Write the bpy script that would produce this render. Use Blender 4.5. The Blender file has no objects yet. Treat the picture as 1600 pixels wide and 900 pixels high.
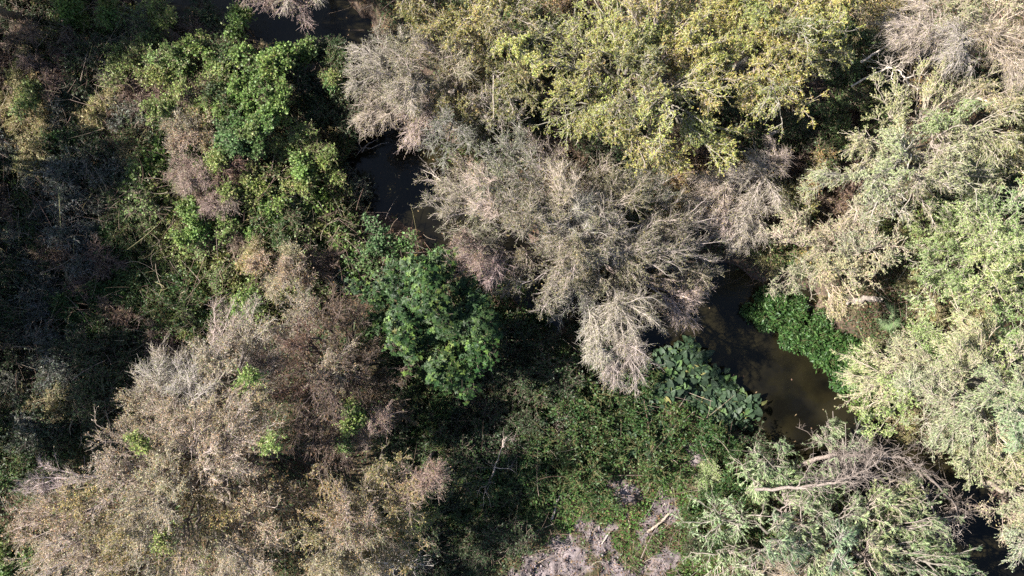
import bpy, math
import numpy as np
from mathutils import Vector

# ------------------------------------------------------------------ camera, sky, sun, exposure
SC = bpy.context.scene
C = SC.collection
H, W = 30.0, 40.0                    # drone height above the bank, metres of ground across the frame
cam = bpy.data.cameras.new('drone_camera')
cam.sensor_width = 36.0
cam.lens = 36.0 * H / W
cam.clip_end = 2000.0
camo = bpy.data.objects.new('drone_camera', cam)
camo.location = (0, 0, H)
C.objects.link(camo)
SC.camera = camo

SUN_EL = math.radians(43)
SUN_DIR = Vector((-0.995 * math.cos(SUN_EL), 0.10 * math.cos(SUN_EL), math.sin(SUN_EL))).normalized()
world = bpy.data.worlds.new('World')
SC.world = world
world.use_nodes = True
wn = world.node_tree
sky = wn.nodes.new('ShaderNodeTexSky')
sky.sky_type = 'NISHITA'
sky.sun_disc = False
sky.sun_elevation = SUN_EL
sky.sun_rotation = math.atan2(SUN_DIR.x, SUN_DIR.y)
bg = wn.nodes['Background']
wn.links.new(sky.outputs[0], bg.inputs[0])
bg.inputs[1].default_value = 0.06
sun = bpy.data.lights.new('sun', 'SUN')
sun.energy = 5.0
sun.angle = math.radians(0.5)
sun.color = (1.0, 0.94, 0.86)
suno = bpy.data.objects.new('sun', sun)
suno.rotation_euler = SUN_DIR.to_track_quat('Z', 'Y').to_euler()
suno.location = SUN_DIR * 60
C.objects.link(suno)
SC.view_settings.view_transform = 'Standard'
SC.view_settings.look = 'None'
SC.view_settings.exposure = 1.5
SC.view_settings.gamma = 1.0
SC.view_settings.use_curve_mapping = False
SC.cycles.max_bounces = 5
SC.cycles.diffuse_bounces = 3
SC.cycles.glossy_bounces = 2
SC.cycles.transmission_bounces = 3
SC.cycles.use_denoising = False
SC.cycles.sample_clamp_indirect = 4.0

rng = np.random.default_rng(11)

# ------------------------------------------------------------------ helpers
def wx(px, z): return (px - 800.0) / 1600.0 * W * (H - z) / H
def wy(py, z): return -(py - 450.0) / 1600.0 * W * (H - z) / H
def wr(r, z): return r / 1600.0 * W * (H - z) / H
def at(px, py, z): return np.array((wx(px, z), wy(py, z), z))

def nrm(v): return v / np.maximum(np.linalg.norm(v, axis=-1, keepdims=True), 1e-9)

class Noise2:
    """smooth value noise on the plane"""
    def __init__(s, seed):
        s.t = np.random.default_rng(seed).random((256, 256))
    def __call__(s, x, y, f):
        x = np.asarray(x) * f + 1000.0; y = np.asarray(y) * f + 1000.0
        xi = np.floor(x).astype(int); yi = np.floor(y).astype(int)
        u = x - xi; v = y - yi
        u = u * u * (3 - 2 * u); v = v * v * (3 - 2 * v)
        g = lambda a, b: s.t[a & 255, b & 255]
        return (g(xi, yi) * (1 - u) + g(xi + 1, yi) * u) * (1 - v) + (g(xi, yi + 1) * (1 - u) + g(xi + 1, yi + 1) * u) * v
NZ = [Noise2(k) for k in range(8)]

# creek: centre line in pixels at water level (z=-1) and half width in metres
CREEK = [(-150, -250, 2.6), (250, -70, 2.6), (420, 20, 2.3), (520, 90, 1.9), (600, 190, 1.8), (635, 262, 2.0), (700, 350, 1.0), (860, 450, 1.3),
         (1000, 490, 1.8), (1110, 508, 2.35), (1200, 560, 2.75), (1285, 648, 2.45), (1380, 740, 1.6), (1480, 800, 1.5), (1570, 875, 1.5),
         (1750, 990, 1.8), (2300, 1300, 2.0)]
WATER_Z = -1.0
CK = np.array([(wx(a, WATER_Z), wy(b, WATER_Z), h) for a, b, h in CREEK])

def creek_d(x, y):
    """metres outside the water's edge (negative inside)"""
    x = np.asarray(x, float); y = np.asarray(y, float)
    best = np.full(np.broadcast(x, y).shape, 1e9)
    for (ax, ay, ah), (bx, by, bh) in zip(CK[:-1], CK[1:]):
        dx, dy = bx - ax, by - ay
        t = np.clip(((x - ax) * dx + (y - ay) * dy) / (dx * dx + dy * dy), 0, 1)
        d = np.hypot(x - ax - t * dx, y - ay - t * dy) - (ah + t * (bh - ah))
        best = np.minimum(best, d)
    return best + (NZ[3](x, y, 0.8) - .5) * 0.7 + (NZ[4](x, y, 2.3) - .5) * 0.3

SOIL = [(885, 880, 45), (935, 850, 29), (1035, 880, 33), (972, 770, 19), (960, 895, 35), (1010, 820, 22), (835, 900, 31), (1040, 800, 19), (905, 820, 12), (1092, 712, 15)]
def blob(x, y, spots):
    m = np.full(np.broadcast(x, y).shape, -2.0)
    for px, py, r in spots:
        cx, cy, rr = wx(px, 0), wy(py, 0), wr(r, 0)
        m = np.maximum(m, 1.25 - np.hypot(x - cx, y - cy) / rr)
    return m
def soil_mask(x, y):
    return np.clip((blob(x, y, SOIL) - .12 + (NZ[5](x, y, 1.6) - .5) * 1.3 + (NZ[6](x, y, 4.5) - .5) * 1.1 + (NZ[7](x, y, 9) - .5) * .5) * 2.2, 0, 1)

def ground_z(x, y):
    x = np.asarray(x, float); y = np.asarray(y, float)
    d = creek_d(x, y)
    t = np.clip((d + 0.55) / 1.9, 0, 1)
    z = -1.55 + 1.55 * t * t * (3 - 2 * t)
    far = np.clip(d / 2.0, 0, 1)
    z = z + far * ((NZ[0](x, y, 0.22) - .5) * 0.8 + (NZ[1](x, y, 0.7) - .5) * 0.3) + np.clip(d + .3, 0, 1) * ((NZ[2](x, y, 2.2) - .5) * 0.12 + (NZ[4](x, y, 5) - .5) * .05)
    s = np.clip(soil_mask(x, y), 0, 1)
    return z + s * ((NZ[6](x, y, 3.1) - .5) * .18 + (NZ[7](x, y, 6.7) - .5) * .16 + (NZ[2](x, y, 13) - .5) * .07)

def ground_at(px, py):
    z = 0.0
    for _ in range(4):
        z = float(ground_z(wx(px, z), wy(py, z)))
    return np.array((wx(px, z), wy(py, z), z))

# ------------------------------------------------------------------ materials
def mat(name, rough=.6, spec=.35, translucent=0.0, vary=.25, scale=14.0, bump=0.0):
    m = bpy.data.materials.new(name); m.use_nodes = True
    nt = m.node_tree; n = nt.nodes; L = nt.links
    b = n['Principled BSDF']; out = n['Material Output']
    a = n.new('ShaderNodeAttribute'); a.attribute_name = 'tint'
    tc = n.new('ShaderNodeTexCoord')
    nz = n.new('ShaderNodeTexNoise'); nz.inputs['Scale'].default_value = scale; nz.inputs['Detail'].default_value = 3
    L.new(tc.outputs['Object'], nz.inputs['Vector'])
    mr = n.new('ShaderNodeMapRange'); mr.inputs[1].default_value = .3; mr.inputs[2].default_value = .7
    mr.inputs[3].default_value = 1 - vary; mr.inputs[4].default_value = 1 + vary
    L.new(nz.outputs[0], mr.inputs[0])
    mx = n.new('ShaderNodeVectorMath'); mx.operation = 'SCALE'
    L.new(a.outputs['Color'], mx.inputs[0]); L.new(mr.outputs[0], mx.inputs['Scale'])
    L.new(mx.outputs[0], b.inputs['Base Color'])
    b.inputs['Roughness'].default_value = rough
    b.inputs['Specular IOR Level'].default_value = spec
    if bump:
        bp = n.new('ShaderNodeBump'); bp.inputs['Strength'].default_value = bump; bp.inputs['Distance'].default_value = .02
        L.new(nz.outputs[0], bp.inputs['Height']); L.new(bp.outputs[0], b.inputs['Normal'])
    if translucent:
        t = n.new('ShaderNodeBsdfTranslucent'); L.new(mx.outputs[0], t.inputs['Color'])
        s = n.new('ShaderNodeMixShader'); s.inputs[0].default_value = translucent
        L.new(b.outputs[0], s.inputs[1]); L.new(t.outputs[0], s.inputs[2]); L.new(s.outputs[0], out.inputs[0])
    return m

M_LEAF = mat('leaf', .5, .4, .28)
M_GLOSS = mat('glossy_leaf', .5, .22, .18)
M_DRY = mat('dry_leaf', .8, .15, .15)
M_TWIG = mat('twig_bark', .8, .2, 0, .3, 9)
M_BARK = mat('trunk_bark', .9, .15, 0, .45, 22, .8)
M_SOIL = mat('dry_soil', .95, .1, 0, .35, 18, .8)

# ------------------------------------------------------------------ mesh accumulator
class Acc:
    def __init__(s): s.v = []; s.f = []; s.c = []; s.n = 0
    def raw(s, V, F, col):
        V = np.asarray(V, np.float32).reshape(-1, 3); F = np.asarray(F, np.int64).reshape(-1, 4)
        s.v.append(V); s.f.append(F + s.n); s.c.append(np.broadcast_to(np.asarray(col, np.float32).reshape(-1, 3), (len(V), 3))); s.n += len(V)
    def tubes(s, P, R, col, sides=3):
        """P (n,k,3) strands, R (n,k) radii, col (n,3)"""
        n, k, _ = P.shape
        if n == 0: return
        T = np.empty_like(P); T[:, 1:-1] = P[:, 2:] - P[:, :-2]; T[:, 0] = P[:, 1] - P[:, 0]; T[:, -1] = P[:, -1] - P[:, -2]
        T = nrm(T)
        ref = nrm(np.random.default_rng(n + k).normal(size=(n, 1, 3)))
        U = nrm(np.cross(T, ref)); Vv = np.cross(T, U)
        a = np.arange(sides) / sides * 2 * np.pi
        ring = P[:, :, None] + R[:, :, None, None] * (np.cos(a)[None, None, :, None] * U[:, :, None] + np.sin(a)[None, None, :, None] * Vv[:, :, None])
        idx = np.arange(n * k * sides).reshape(n, k, sides)
        q = np.stack([idx[:, :-1], np.roll(idx, -1, 2)[:, :-1], np.roll(idx, -1, 2)[:, 1:], idx[:, 1:]], -1)
        s.raw(ring, q, np.repeat(np.asarray(col, np.float32).reshape(n, 3), k * sides, 0))
    def leaves(s, pos, d, up, ln, wd, col, fold=.18, droop=.15):
        n = len(pos)
        if n == 0: return
        d = nrm(d); side = nrm(np.cross(d, up)); up = np.cross(side, d)
        ln = np.broadcast_to(ln, (n,))[:, None]; wd = np.broadcast_to(wd, (n,))[:, None]
        mid = pos + d * ln * .45
        V = np.stack([pos, mid + side * wd * .5 + up * wd * fold, pos + d * ln - up * ln * droop, mid - side * wd * .5 + up * wd * fold], 1)
        s.raw(V, np.arange(n * 4).reshape(n, 4), np.repeat(col, 4, 0))
    def broad(s, pos, d, up, ln, wd, col):
        """heart-shaped leaves: two rows of quads either side of the midrib"""
        n = len(pos)
        d = nrm(d); side = nrm(np.cross(d, up)); up = np.cross(side, d)
        ln = np.broadcast_to(ln, (n,))[:, None]; wd = np.broadcast_to(wd, (n,))[:, None]
        prof = [(-.12, .0, .0), (.0, .02, .0), (.3, .03, .0), (.65, .0, .0), (1.0, -.16, .0)]
        hw = [.34, .5, .48, .34, .02]
        rows = []
        for (t, z, _), w in zip(prof, hw):
            tt = t - (.1 if t == -.12 else 0)
            mid = pos + d * ln * max(t, 0) * 1 + up * ln * z
            edge = pos + d * ln * tt + up * ln * (z + .07)
            rows += [edge - side * wd * w, mid, edge + side * wd * w]
        V = np.stack(rows, 1)
        q = []
        for k in range(4):
            a = k * 3
            q += [(a, a + 1, a + 4, a + 3), (a + 1, a + 2, a + 5, a + 4)]
        q = np.array(q)
        F = (np.arange(n)[:, None, None] * 15 + q[None])
        s.raw(V, F, np.repeat(col, 15, 0))
    def build(s, name, material, parent=None, origin=(0, 0, 0)):
        V = np.concatenate(s.v) - np.asarray(origin, np.float32); F = np.concatenate(s.f); c = np.concatenate(s.c)
        me = bpy.data.meshes.new(name)
        me.vertices.add(len(V)); me.vertices.foreach_set('co', V.astype(np.float32).ravel())
        me.loops.add(len(F) * 4); me.loops.foreach_set('vertex_index', F.astype(np.int32).ravel())
        me.polygons.add(len(F)); me.polygons.foreach_set('loop_start', np.arange(0, len(F) * 4, 4, dtype=np.int32))
        me.update(calc_edges=True)
        at_ = me.attributes.new('tint', 'FLOAT_COLOR', 'POINT')
        at_.data.foreach_set('color', np.concatenate([c, np.ones((len(c), 1), np.float32)], 1).astype(np.float32).ravel())
        me.materials.append(material)
        o = bpy.data.objects.new(name, me); C.objects.link(o)
        if parent is not None: o.parent = parent
        else: o.location = origin
        return o

def tag(o, label=None, cat=None, group=None, kind=None):
    if label: o['label'] = label
    if cat: o['category'] = cat
    if group: o['group'] = group
    if kind: o['kind'] = kind
    return o
def thing(name, base, label, cat, group=None):
    o = bpy.data.objects.new(name, None); o.empty_display_size = .3; C.objects.link(o)
    o.location = [float(v) for v in base]
    return tag(o, label, cat, group)
def copy_tree(o, loc, rz, scale, label=None, group=None):
    r = o.copy(); C.objects.link(r); r.location = loc; r.rotation_euler = (0, 0, rz); r.scale = (scale,) * 3
    if label: r['label'] = label
    if group: r['group'] = group
    for ch in list(o.children):
        c = ch.copy(); C.objects.link(c); c.parent = r
        for g in list(ch.children):
            d = g.copy(); C.objects.link(d); d.parent = c
    return r

def pick(pal, n, rg, jit=.22):
    w = np.array([p[0] for p in pal], float); w /= w.sum()
    base = np.array([p[1] for p in pal], float)[rg.choice(len(pal), n, p=w)]
    return base * rg.uniform(1 - jit, 1 + jit, (n, 1)) * rg.uniform(.93, 1.07, (n, 3))

# ------------------------------------------------------------------ plant styles (linear albedo)
GREY = (.40, .34, .29); PALE = (.50, .45, .37); TAN = (.36, .28, .21); BROWN = (.19, .125, .095); PURP = (.33, .26, .25)
ST = {
 'grey':   dict(bark=(0.4, 0.345, 0.31), pal=[(5, (.13, .135, .07)), (3, (.20, .19, .11)), (1, (.28, .25, .10)), (1, (.07, .09, .035))], n1=12, n2=11, n3=9, nl=6, ls=0.045, la=.5, droop=.12, spread=0.42, tw=0.66, out=0.2, rc=0.3),
 'bare':   dict(bark=(0.44, 0.375, 0.325), pal=[(3, (.20, .19, .08)), (1, (.3, .24, .12))], n1=17, n2=14, n3=13, nl=1, ls=.05, la=.5, droop=.35, spread=0.36, tw=0.6, out=0.25),
 'pink':   dict(bark=(0.36, 0.28, 0.25), pal=[(3, (.26, .17, .13)), (1, (.2, .2, .07))], n1=12, n2=13, n3=10, nl=2, ls=.05, la=.5, droop=.15, spread=0.4, tw=0.65, out=0.2),
 'tan':    dict(bark=(0.41, 0.345, 0.3), pal=[(4, (.39, .31, .20)), (2, (.22, .22, .09)), (2, (.42, .27, .12)), (1.5, (.16, .20, .07)), (2, (.48, .41, .30))], n1=12, n2=11, n3=9, nl=5, ls=0.042, la=.55, droop=-.05, spread=0.45, tw=0.7, out=0.15, rc=0.3),
 'rust':   dict(bark=(0.155, 0.115, 0.1), pal=[(3, (.12, .07, .045)), (2, (.08, .07, .03)), (1, (.19, .11, .05))], n1=9, n2=8, n3=8, nl=5, ls=0.045, la=.55, droop=.05, spread=0.42, tw=0.8, out=0.2),
 'amber':  dict(bark=(0.36, 0.295, 0.24), pal=[(3, (.19, .18, .07)), (3, (.36, .25, .10)), (2, (.28, .27, .09)), (1, (.12, .14, .05)), (1, (.42, .30, .14))], n1=9, n2=8, n3=6, nl=8, ls=0.048, la=.55, droop=.05, tw=0.9),
 'olive':  dict(bark=GREY, pal=[(4, (.25, .24, .08)), (3, (.16, .17, .06)), (2, (.32, .24, .08)), (1, (.08, .1, .035))], n1=9, n2=8, n3=7, nl=12, ls=0.052, la=.5, droop=.1, tw=0.9, rc=0.3),
 'yellow': dict(bark=(.40, .35, .28), pal=[(4, (.39, .385, .10)), (3, (.30, .33, .08)), (2, (.36, .27, .09)), (1, (.13, .16, .06)), (1, (.44, .43, .19))], n1=9, n2=8, n3=7, nl=12, ls=0.056, la=.5, droop=.15, tw=0.9, out=0.25, rc=0.3, align=0.5),
 'sage':   dict(bark=(0.42, 0.37, 0.3), pal=[(4, (.37, .385, .19)), (3, (.27, .31, .13)), (1, (.43, .40, .21)), (1, (.15, .19, .07))], n1=9, n2=8, n3=7, nl=9, ls=0.062, la=.32, droop=.1, tw=0.9, spread=0.45, out=0.15, rc=0.55, align=0.6),
 'pale':   dict(bark=(0.44, 0.385, 0.31), pal=[(4, (.40, .42, .235)), (3, (.31, .38, .175)), (2, (.44, .40, .25)), (1, (.20, .28, .11))], n1=10, n2=8, n3=8, nl=9, ls=0.056, la=0.34, droop=.1, tw=0.9, spread=0.45, out=0.15, rc=0.55, align=0.6),
 'fresh':  dict(bark=(0.4, 0.36, 0.28), pal=[(4, (.25, .34, .11)), (3, (.34, .41, .17)), (1, (.14, .21, .06)), (1, (.41, .41, .23))], n1=9, n2=7, n3=7, nl=10, ls=0.062, la=.45, droop=.1, rc=0.3),
 'tanyel': dict(bark=(0.42, 0.35, 0.28), pal=[(4, (.38, .39, .22)), (2, (.43, .37, .25)), (3, (.28, .32, .15)), (.6, (.44, .38, .14))], n1=9, n2=8, n3=8, nl=9, ls=0.05, la=.5, droop=.1, tw=0.9, spread=0.45, out=0.15, rc=0.55, align=0.6),
 'willow': dict(bark=(.35,.30,.255), pal=[(4, (.34, .43, .22)), (3, (.45, .51, .29)), (2, (.20, .30, .12)), (1, (.46, .46, .29))], n1=9, n2=8, n3=7, nl=16, ls=0.1, la=.2, droop=.3, fmin=.85, align=.8, comb=(.55, -.5, -.35), spread=0.36, tw=0.9, rc=0.25),
 'ever':   dict(bark=(.16, .13, .10), pal=[(5, (.026, .056, .017)), (3, (.042, .082, .023)), (2, (.09, .145, .034)), (1, (.018, .038, .015)), (.1, (.13, .13, .035))], n1=9, n2=8, n3=5, nl=0, ros=8, ls=0.115, la=0.42, droop=.0, mat='gloss'),
 'teal':   dict(bark=(.16, .13, .10), pal=[(4, (.075, .14, .045)), (3, (.12, .195, .07)), (1, (.04, .075, .025))], n1=9, n2=8, n3=4, nl=8, ls=0.08, la=.7, droop=.1, mat='gloss'),
 'vine':   dict(bark=(.20, .15, .11), pal=[(4, (.12, .20, .045)), (3, (.17, .26, .065)), (1, (.27, .34, .10)), (1, (.06, .10, .03))], n1=9, n2=7, n3=5, nl=8, ls=0.075, la=.75, droop=.1),
 'lime':   dict(bark=(.26, .2, .14), pal=[(4, (.18, .25, .065)), (3, (.25, .31, .085)), (1, (.10, .16, .045)), (1, (.32, .29, .13))], n1=9, n2=7, n3=5, nl=7, ls=0.065, la=.6, droop=.1),
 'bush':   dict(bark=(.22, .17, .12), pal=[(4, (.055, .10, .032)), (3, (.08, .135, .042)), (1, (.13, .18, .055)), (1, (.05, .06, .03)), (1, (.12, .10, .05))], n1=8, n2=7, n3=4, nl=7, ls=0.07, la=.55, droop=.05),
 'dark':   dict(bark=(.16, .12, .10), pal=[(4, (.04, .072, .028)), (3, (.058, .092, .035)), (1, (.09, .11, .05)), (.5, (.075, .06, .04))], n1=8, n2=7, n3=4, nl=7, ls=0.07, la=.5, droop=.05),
 'silver': dict(bark=(0.22, 0.19, 0.17), pal=[(4, (.11, .13, .09)), (3, (.18, .20, .15)), (2, (.06, .09, .04))], n1=8, n2=7, n3=4, nl=6, ls=0.07, la=.4, droop=0),
 'bramble': dict(bark=(0.23, 0.165, 0.14), pal=[(3, (.16, .10, .06)), (1, (.10, .11, .04)), (1, (.24, .17, .09))], n1=10, n2=9, n3=7, nl=2, ls=.055, la=.5, droop=.25),
 'straw':  dict(bark=(0.36, 0.3, 0.19), pal=[(3, (.34, .30, .12)), (2, (.20, .22, .07)), (1, (.38, .28, .14))], n1=10, n2=9, n3=5, nl=6, ls=.08, la=.25, droop=.35),
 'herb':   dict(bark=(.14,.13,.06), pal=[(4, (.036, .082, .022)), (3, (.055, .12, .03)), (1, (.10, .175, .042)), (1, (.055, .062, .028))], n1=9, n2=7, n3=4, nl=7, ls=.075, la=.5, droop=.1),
 'bank':   dict(bark=(.12, .12, .06), pal=[(4, (.04, .09, .025)), (3, (.065, .13, .035)), (1, (.10, .17, .05))], n1=9, n2=6, n3=3, nl=6, ls=.15, la=.33, droop=.2),
}

def sample(P, t):
    """points and tangents on strands P (n,k,3) at t (n,)"""
    n, k, _ = P.shape
    f = np.clip(t, 0, .9999) * (k - 1); i = f.astype(int); u = (f - i)[:, None]
    a = P[np.arange(n), i]; b = P[np.arange(n), i + 1]
    return a + (b - a) * u, nrm(b - a)

def children(P, n, t0, spread, lens, k, droop, up, comb, rg):
    """n side shoots on each strand"""
    m = len(P) * n
    Q = np.repeat(P, n, 0)
    t = rg.uniform(t0, 1.0, m)
    p, tan = sample(Q, t)
    d = nrm(tan * .75 + rg.normal(size=(m, 3)) * spread + np.array((0, 0, up)) + comb)
    ln = rg.uniform(*lens, m) * (1.15 - .4 * t)
    s = np.linspace(0, 1, k)[None, :, None]
    bend = rg.normal(size=(m, 1, 3)) * .22
    bend[:, :, 2] -= droop * 1.3
    X = p[:, None] + ln[:, None, None] * (d[:, None] * s + bend * s * s)
    if k > 2:
        X[:, 1:] += rg.normal(size=(m, k - 1, 3)) * ln[:, None, None] * .04
    return X

def lobe(wood, leaf, c, r, rz, st, rg, start=None, dens=1.0, r_limb=.06, comb=None):
    """one clump of a crown: a limb to its hub, boughs, twigs and leaves round the ellipsoid c, r, rz"""
    c = np.asarray(c, float)
    own = rg.uniform(.84, 1.14) * (1 + rg.normal(size=3) * np.array((.06, .03, .07))); full = rg.uniform(st.get('fmin', .45), 1.3)
    bark = np.array(st['bark']) * (1 + (own - 1) * .5)
    start = c - (0, 0, rz) if start is None else np.asarray(start, float)
    tow = start - c; tow[2] = 0; dist = np.linalg.norm(tow)
    hub = c - np.array((0, 0, .5 * rz)) + (tow / dist * min(.5 * r, dist) if dist > 1e-3 else 0)
    k = 9; s = np.linspace(0, 1, k)[:, None]
    ctrl = start * .45 + hub * .55 + np.array((0, 0, .12 * dist - .1 * rz))
    limb = (1 - s) ** 2 * start + 2 * s * (1 - s) * ctrl + s * s * hub
    limb[1:-1] += rg.normal(size=(k - 2, 3)) * .03 * (dist + r)
    wood.tubes(limb[None], np.linspace(r_limb, r_limb * .45, k)[None], bark[None] * .5, 6)
    n1 = max(5, int(st['n1'] * (r / 1.2) ** 1.5 * dens + .5))
    d = rg.normal(size=(n1 * 4, 3)); d = nrm(d); d = d[d[:, 2] > -.3][:n1]; n1 = len(d)
    tgt = c + d * np.array((r, r, rz)) * rg.uniform(.6, 1.05, (n1, 1))
    comb = np.zeros(3) if comb is None and 'comb' not in st else np.array(comb if comb is not None else st['comb'], float)
    if st.get('rc'):
        az = rg.uniform(0, 6.28); comb = comb + st['rc'] * np.array((math.cos(az), math.sin(az), -.2))
    if dist > .3: comb = comb - tow / dist * st.get('out', 0) * min(1, dist / (1.5 * r)) - np.array((0, 0, .25 * st.get('out', 0)))
    tgt += comb * r * .35
    tgt[:, 2] -= st['droop'] * rz * rg.uniform(.2, 1, n1)
    t0 = rg.uniform(.7, 1, n1)
    st_, _ = sample(np.repeat(limb[None], n1, 0), t0)
    s = np.linspace(0, 1, 7)[None, :, None]
    mid = .5 * (st_ + tgt); mid[:, 2] += .22 * rz; mid += rg.normal(size=(n1, 3)) * .1 * r
    A = (1 - s) ** 2 * st_[:, None] + 2 * s * (1 - s) * mid[:, None] + s * s * tgt[:, None]
    A[:, 1:] += rg.normal(size=(n1, 6, 3)) * .025 * r
    wood.tubes(A, np.linspace(1, .35, 7)[None] * rg.uniform(.55, 1, (n1, 1)) * r_limb * .45, bark * rg.uniform(.55, .95, (n1, 1)), 4)
    sp = st.get('spread', .5)
    B = children(A, st['n2'], .22, sp, (.3 * r ** .7 * (1.3 - .6 * sp), .62 * r ** .7 * (1.45 - .9 * sp)), 5, st['droop'], .15, comb * .8, rg)
    wood.tubes(B, np.linspace(1, .5, 5)[None] * rg.uniform(.008, .014, (len(B), 1)) * st.get('tw', 1), bark * rg.uniform(.75, 1.25, (len(B), 1)), 3)
    E = children(B, st['n3'], .15, sp * 1.05, (.13, .36 + .3 * max(0, .5 - sp)), 3, st['droop'], .12, comb * .8, rg)
    wood.tubes(E, np.linspace(1, .5, 3)[None] * rg.uniform(.0045, .008, (len(E), 1)) * st.get('tw', 1), bark * rg.uniform(.75, 1.3, (len(E), 1)), 3)
    nl = max(1, int(st['nl'] * full + .5)) if st['nl'] else 0
    if nl and leaf is not None:
        Q = np.concatenate([np.repeat(E, nl, 0)]); n = len(Q)
        p, tan = sample(Q, rg.uniform(.1, 1, n))
        al = st.get('align', .35)
        dd = nrm(tan * al + rg.normal(size=(n, 3)) * (1 - al) * .8 + comb * .5)
        up = nrm(rg.normal(size=(n, 3)) * .55 + np.array((0, 0, 1.0)))
        ln = st['ls'] * rg.uniform(.6, 1.4, n)
        leaf.leaves(p + rg.normal(size=(n, 3)) * .015, dd, up, ln, ln * st['la'] * rg.uniform(.8, 1.2, n), pick(st['pal'], n, rg) * own)
    if st.get('ros') and leaf is not None:
        for P, frac in ((E, 1.0), (B, 1.0)):
            tips = P[:, -1]; tn = nrm(P[:, -1] - P[:, -2]); n = len(tips); q = st['ros']
            hue = pick(st['pal'], n, rg, .3) * own
            p = np.repeat(tips, q, 0); axis = np.repeat(nrm(tn * .5 + np.array((0, 0, .9))), q, 0)
            rr = rg.normal(size=(n * q, 3)); rad = nrm(rr - axis * (rr * axis).sum(1, keepdims=True))
            dd = nrm(rad + axis * rg.uniform(-.1, .55, (n * q, 1)))
            ln = st['ls'] * rg.uniform(.65, 1.2, n * q)
            leaf.leaves(p, dd, axis, ln, ln * st['la'], np.repeat(hue, q, 0) * rg.uniform(.8, 1.2, (n * q, 1)), .15, .2)

def inside(px, py, poly):
    c = False; j = len(poly) - 1
    for i in range(len(poly)):
        (xi, yi), (xj, yj) = poly[i], poly[j]
        if (yi > py) != (yj > py) and px < (xj - xi) * (py - yi) / (yj - yi) + xi: c = not c
        j = i
    return c
def edge_dist(px, py, poly):
    d = 1e9
    for (ax, ay), (bx, by) in zip(poly, poly[1:] + poly[:1]):
        dx, dy = bx - ax, by - ay
        t = min(1, max(0, ((px - ax) * dx + (py - ay) * dy) / (dx * dx + dy * dy)))
        d = min(d, math.hypot(px - ax - t * dx, py - ay - t * dy))
    return d
def fill(poly, r, zedge, ztop, style, seed, gap=1.15, alt=None, altp=0.0):
    """clumps spread over an outline: (px, py, z, radius in px, style)"""
    rg = np.random.default_rng(seed); out = []
    xs = [p[0] for p in poly]; ys = [p[1] for p in poly]
    for _ in range(2500):
        x = rg.uniform(min(xs), max(xs)); y = rg.uniform(min(ys), max(ys))
        if not inside(x, y, poly): continue
        e = edge_dist(x, y, poly)
        if e < r * .3: continue
        if any(math.hypot(x - o[0], y - o[1]) < gap * r for o in out): continue
        z = zedge + (ztop - zedge) * (1 - math.exp(-max(0, e - r * .5) / 70)) + rg.uniform(-.9, .8)
        out.append((x, y, z, r * rg.uniform(.82, 1.2), alt if alt and rg.random() < altp else style))
    return out

CROWNS = []                            # (px, py, r px) of every clump, to know what the crowns cover
def plant(name, label, cat, lobes, seed, group=None, **kw):
    """a tree or shrub from clumps given as (px, py, height, radius px, style)"""
    CROWNS.extend((l[0], l[1], l[3]) for l in lobes if l[2] > 1.3)
    return plant_w(name, label, cat, [(at(a, b, z), wr(r, z), s) for a, b, z, r, s in lobes], seed, group, **kw)

def plant_w(name, label, cat, lobes, seed, group=None, trunk_r=.14, dens=1.0, base=None, flat=.6, part='limb', stem='trunk', foliage='crown', one=False):
    """trunk, one limb part per clump, one crown of leaves"""
    rg = np.random.default_rng(seed)
    Cs = [np.asarray(l[0], float) for l in lobes]
    m = np.mean(Cs, 0)
    if base is None: base = m[:2]
    if len(base) == 2: base = (base[0], base[1], float(ground_z(base[0], base[1])) - .05)
    base = np.array(base, float)
    root = thing(name, base, label, cat, group)
    zt = max(.12, (min(c[2] for c in Cs) - base[2]) * .5) + base[2]
    k = 8; s = np.linspace(0, 1, k)[:, None]
    top = np.array((base[0] * .75 + m[0] * .25, base[1] * .75 + m[1] * .25, zt))
    tr = base + (top - base) * s; tr[1:-1] += rg.normal(size=(k - 2, 3)) * .04 * (1, 1, 0) * min(1, trunk_r * 10)
    rad = trunk_r * (1 - .35 * s[:, 0]); rad[0] *= 1.5; rad[1] *= 1.12
    bk = np.array(ST[lobes[0][2]]['bark']) * .75
    a = Acc(); a.tubes(tr[None], rad[None], bk[None], 10); a.build(stem, M_BARK, root, base)
    lf = {}; w = Acc()
    for c, (_, R, sty) in zip(Cs, lobes):
        st = ST[sty]
        if not one: w = Acc()
        fl = lf.setdefault(st.get('mat', 'leaf'), Acc())
        lobe(w, fl, c, R, R * flat, st, rg, top, dens, max(.012, min(.075, trunk_r * .42)))
        if not one: w.build(part, M_TWIG, root, base)
    if one: w.build(part, M_TWIG, root, base)
    for key, fl in lf.items():
        if fl.n: fl.build(foliage, {'leaf': M_LEAF, 'gloss': M_GLOSS}[key], root, base)
    return root

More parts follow.
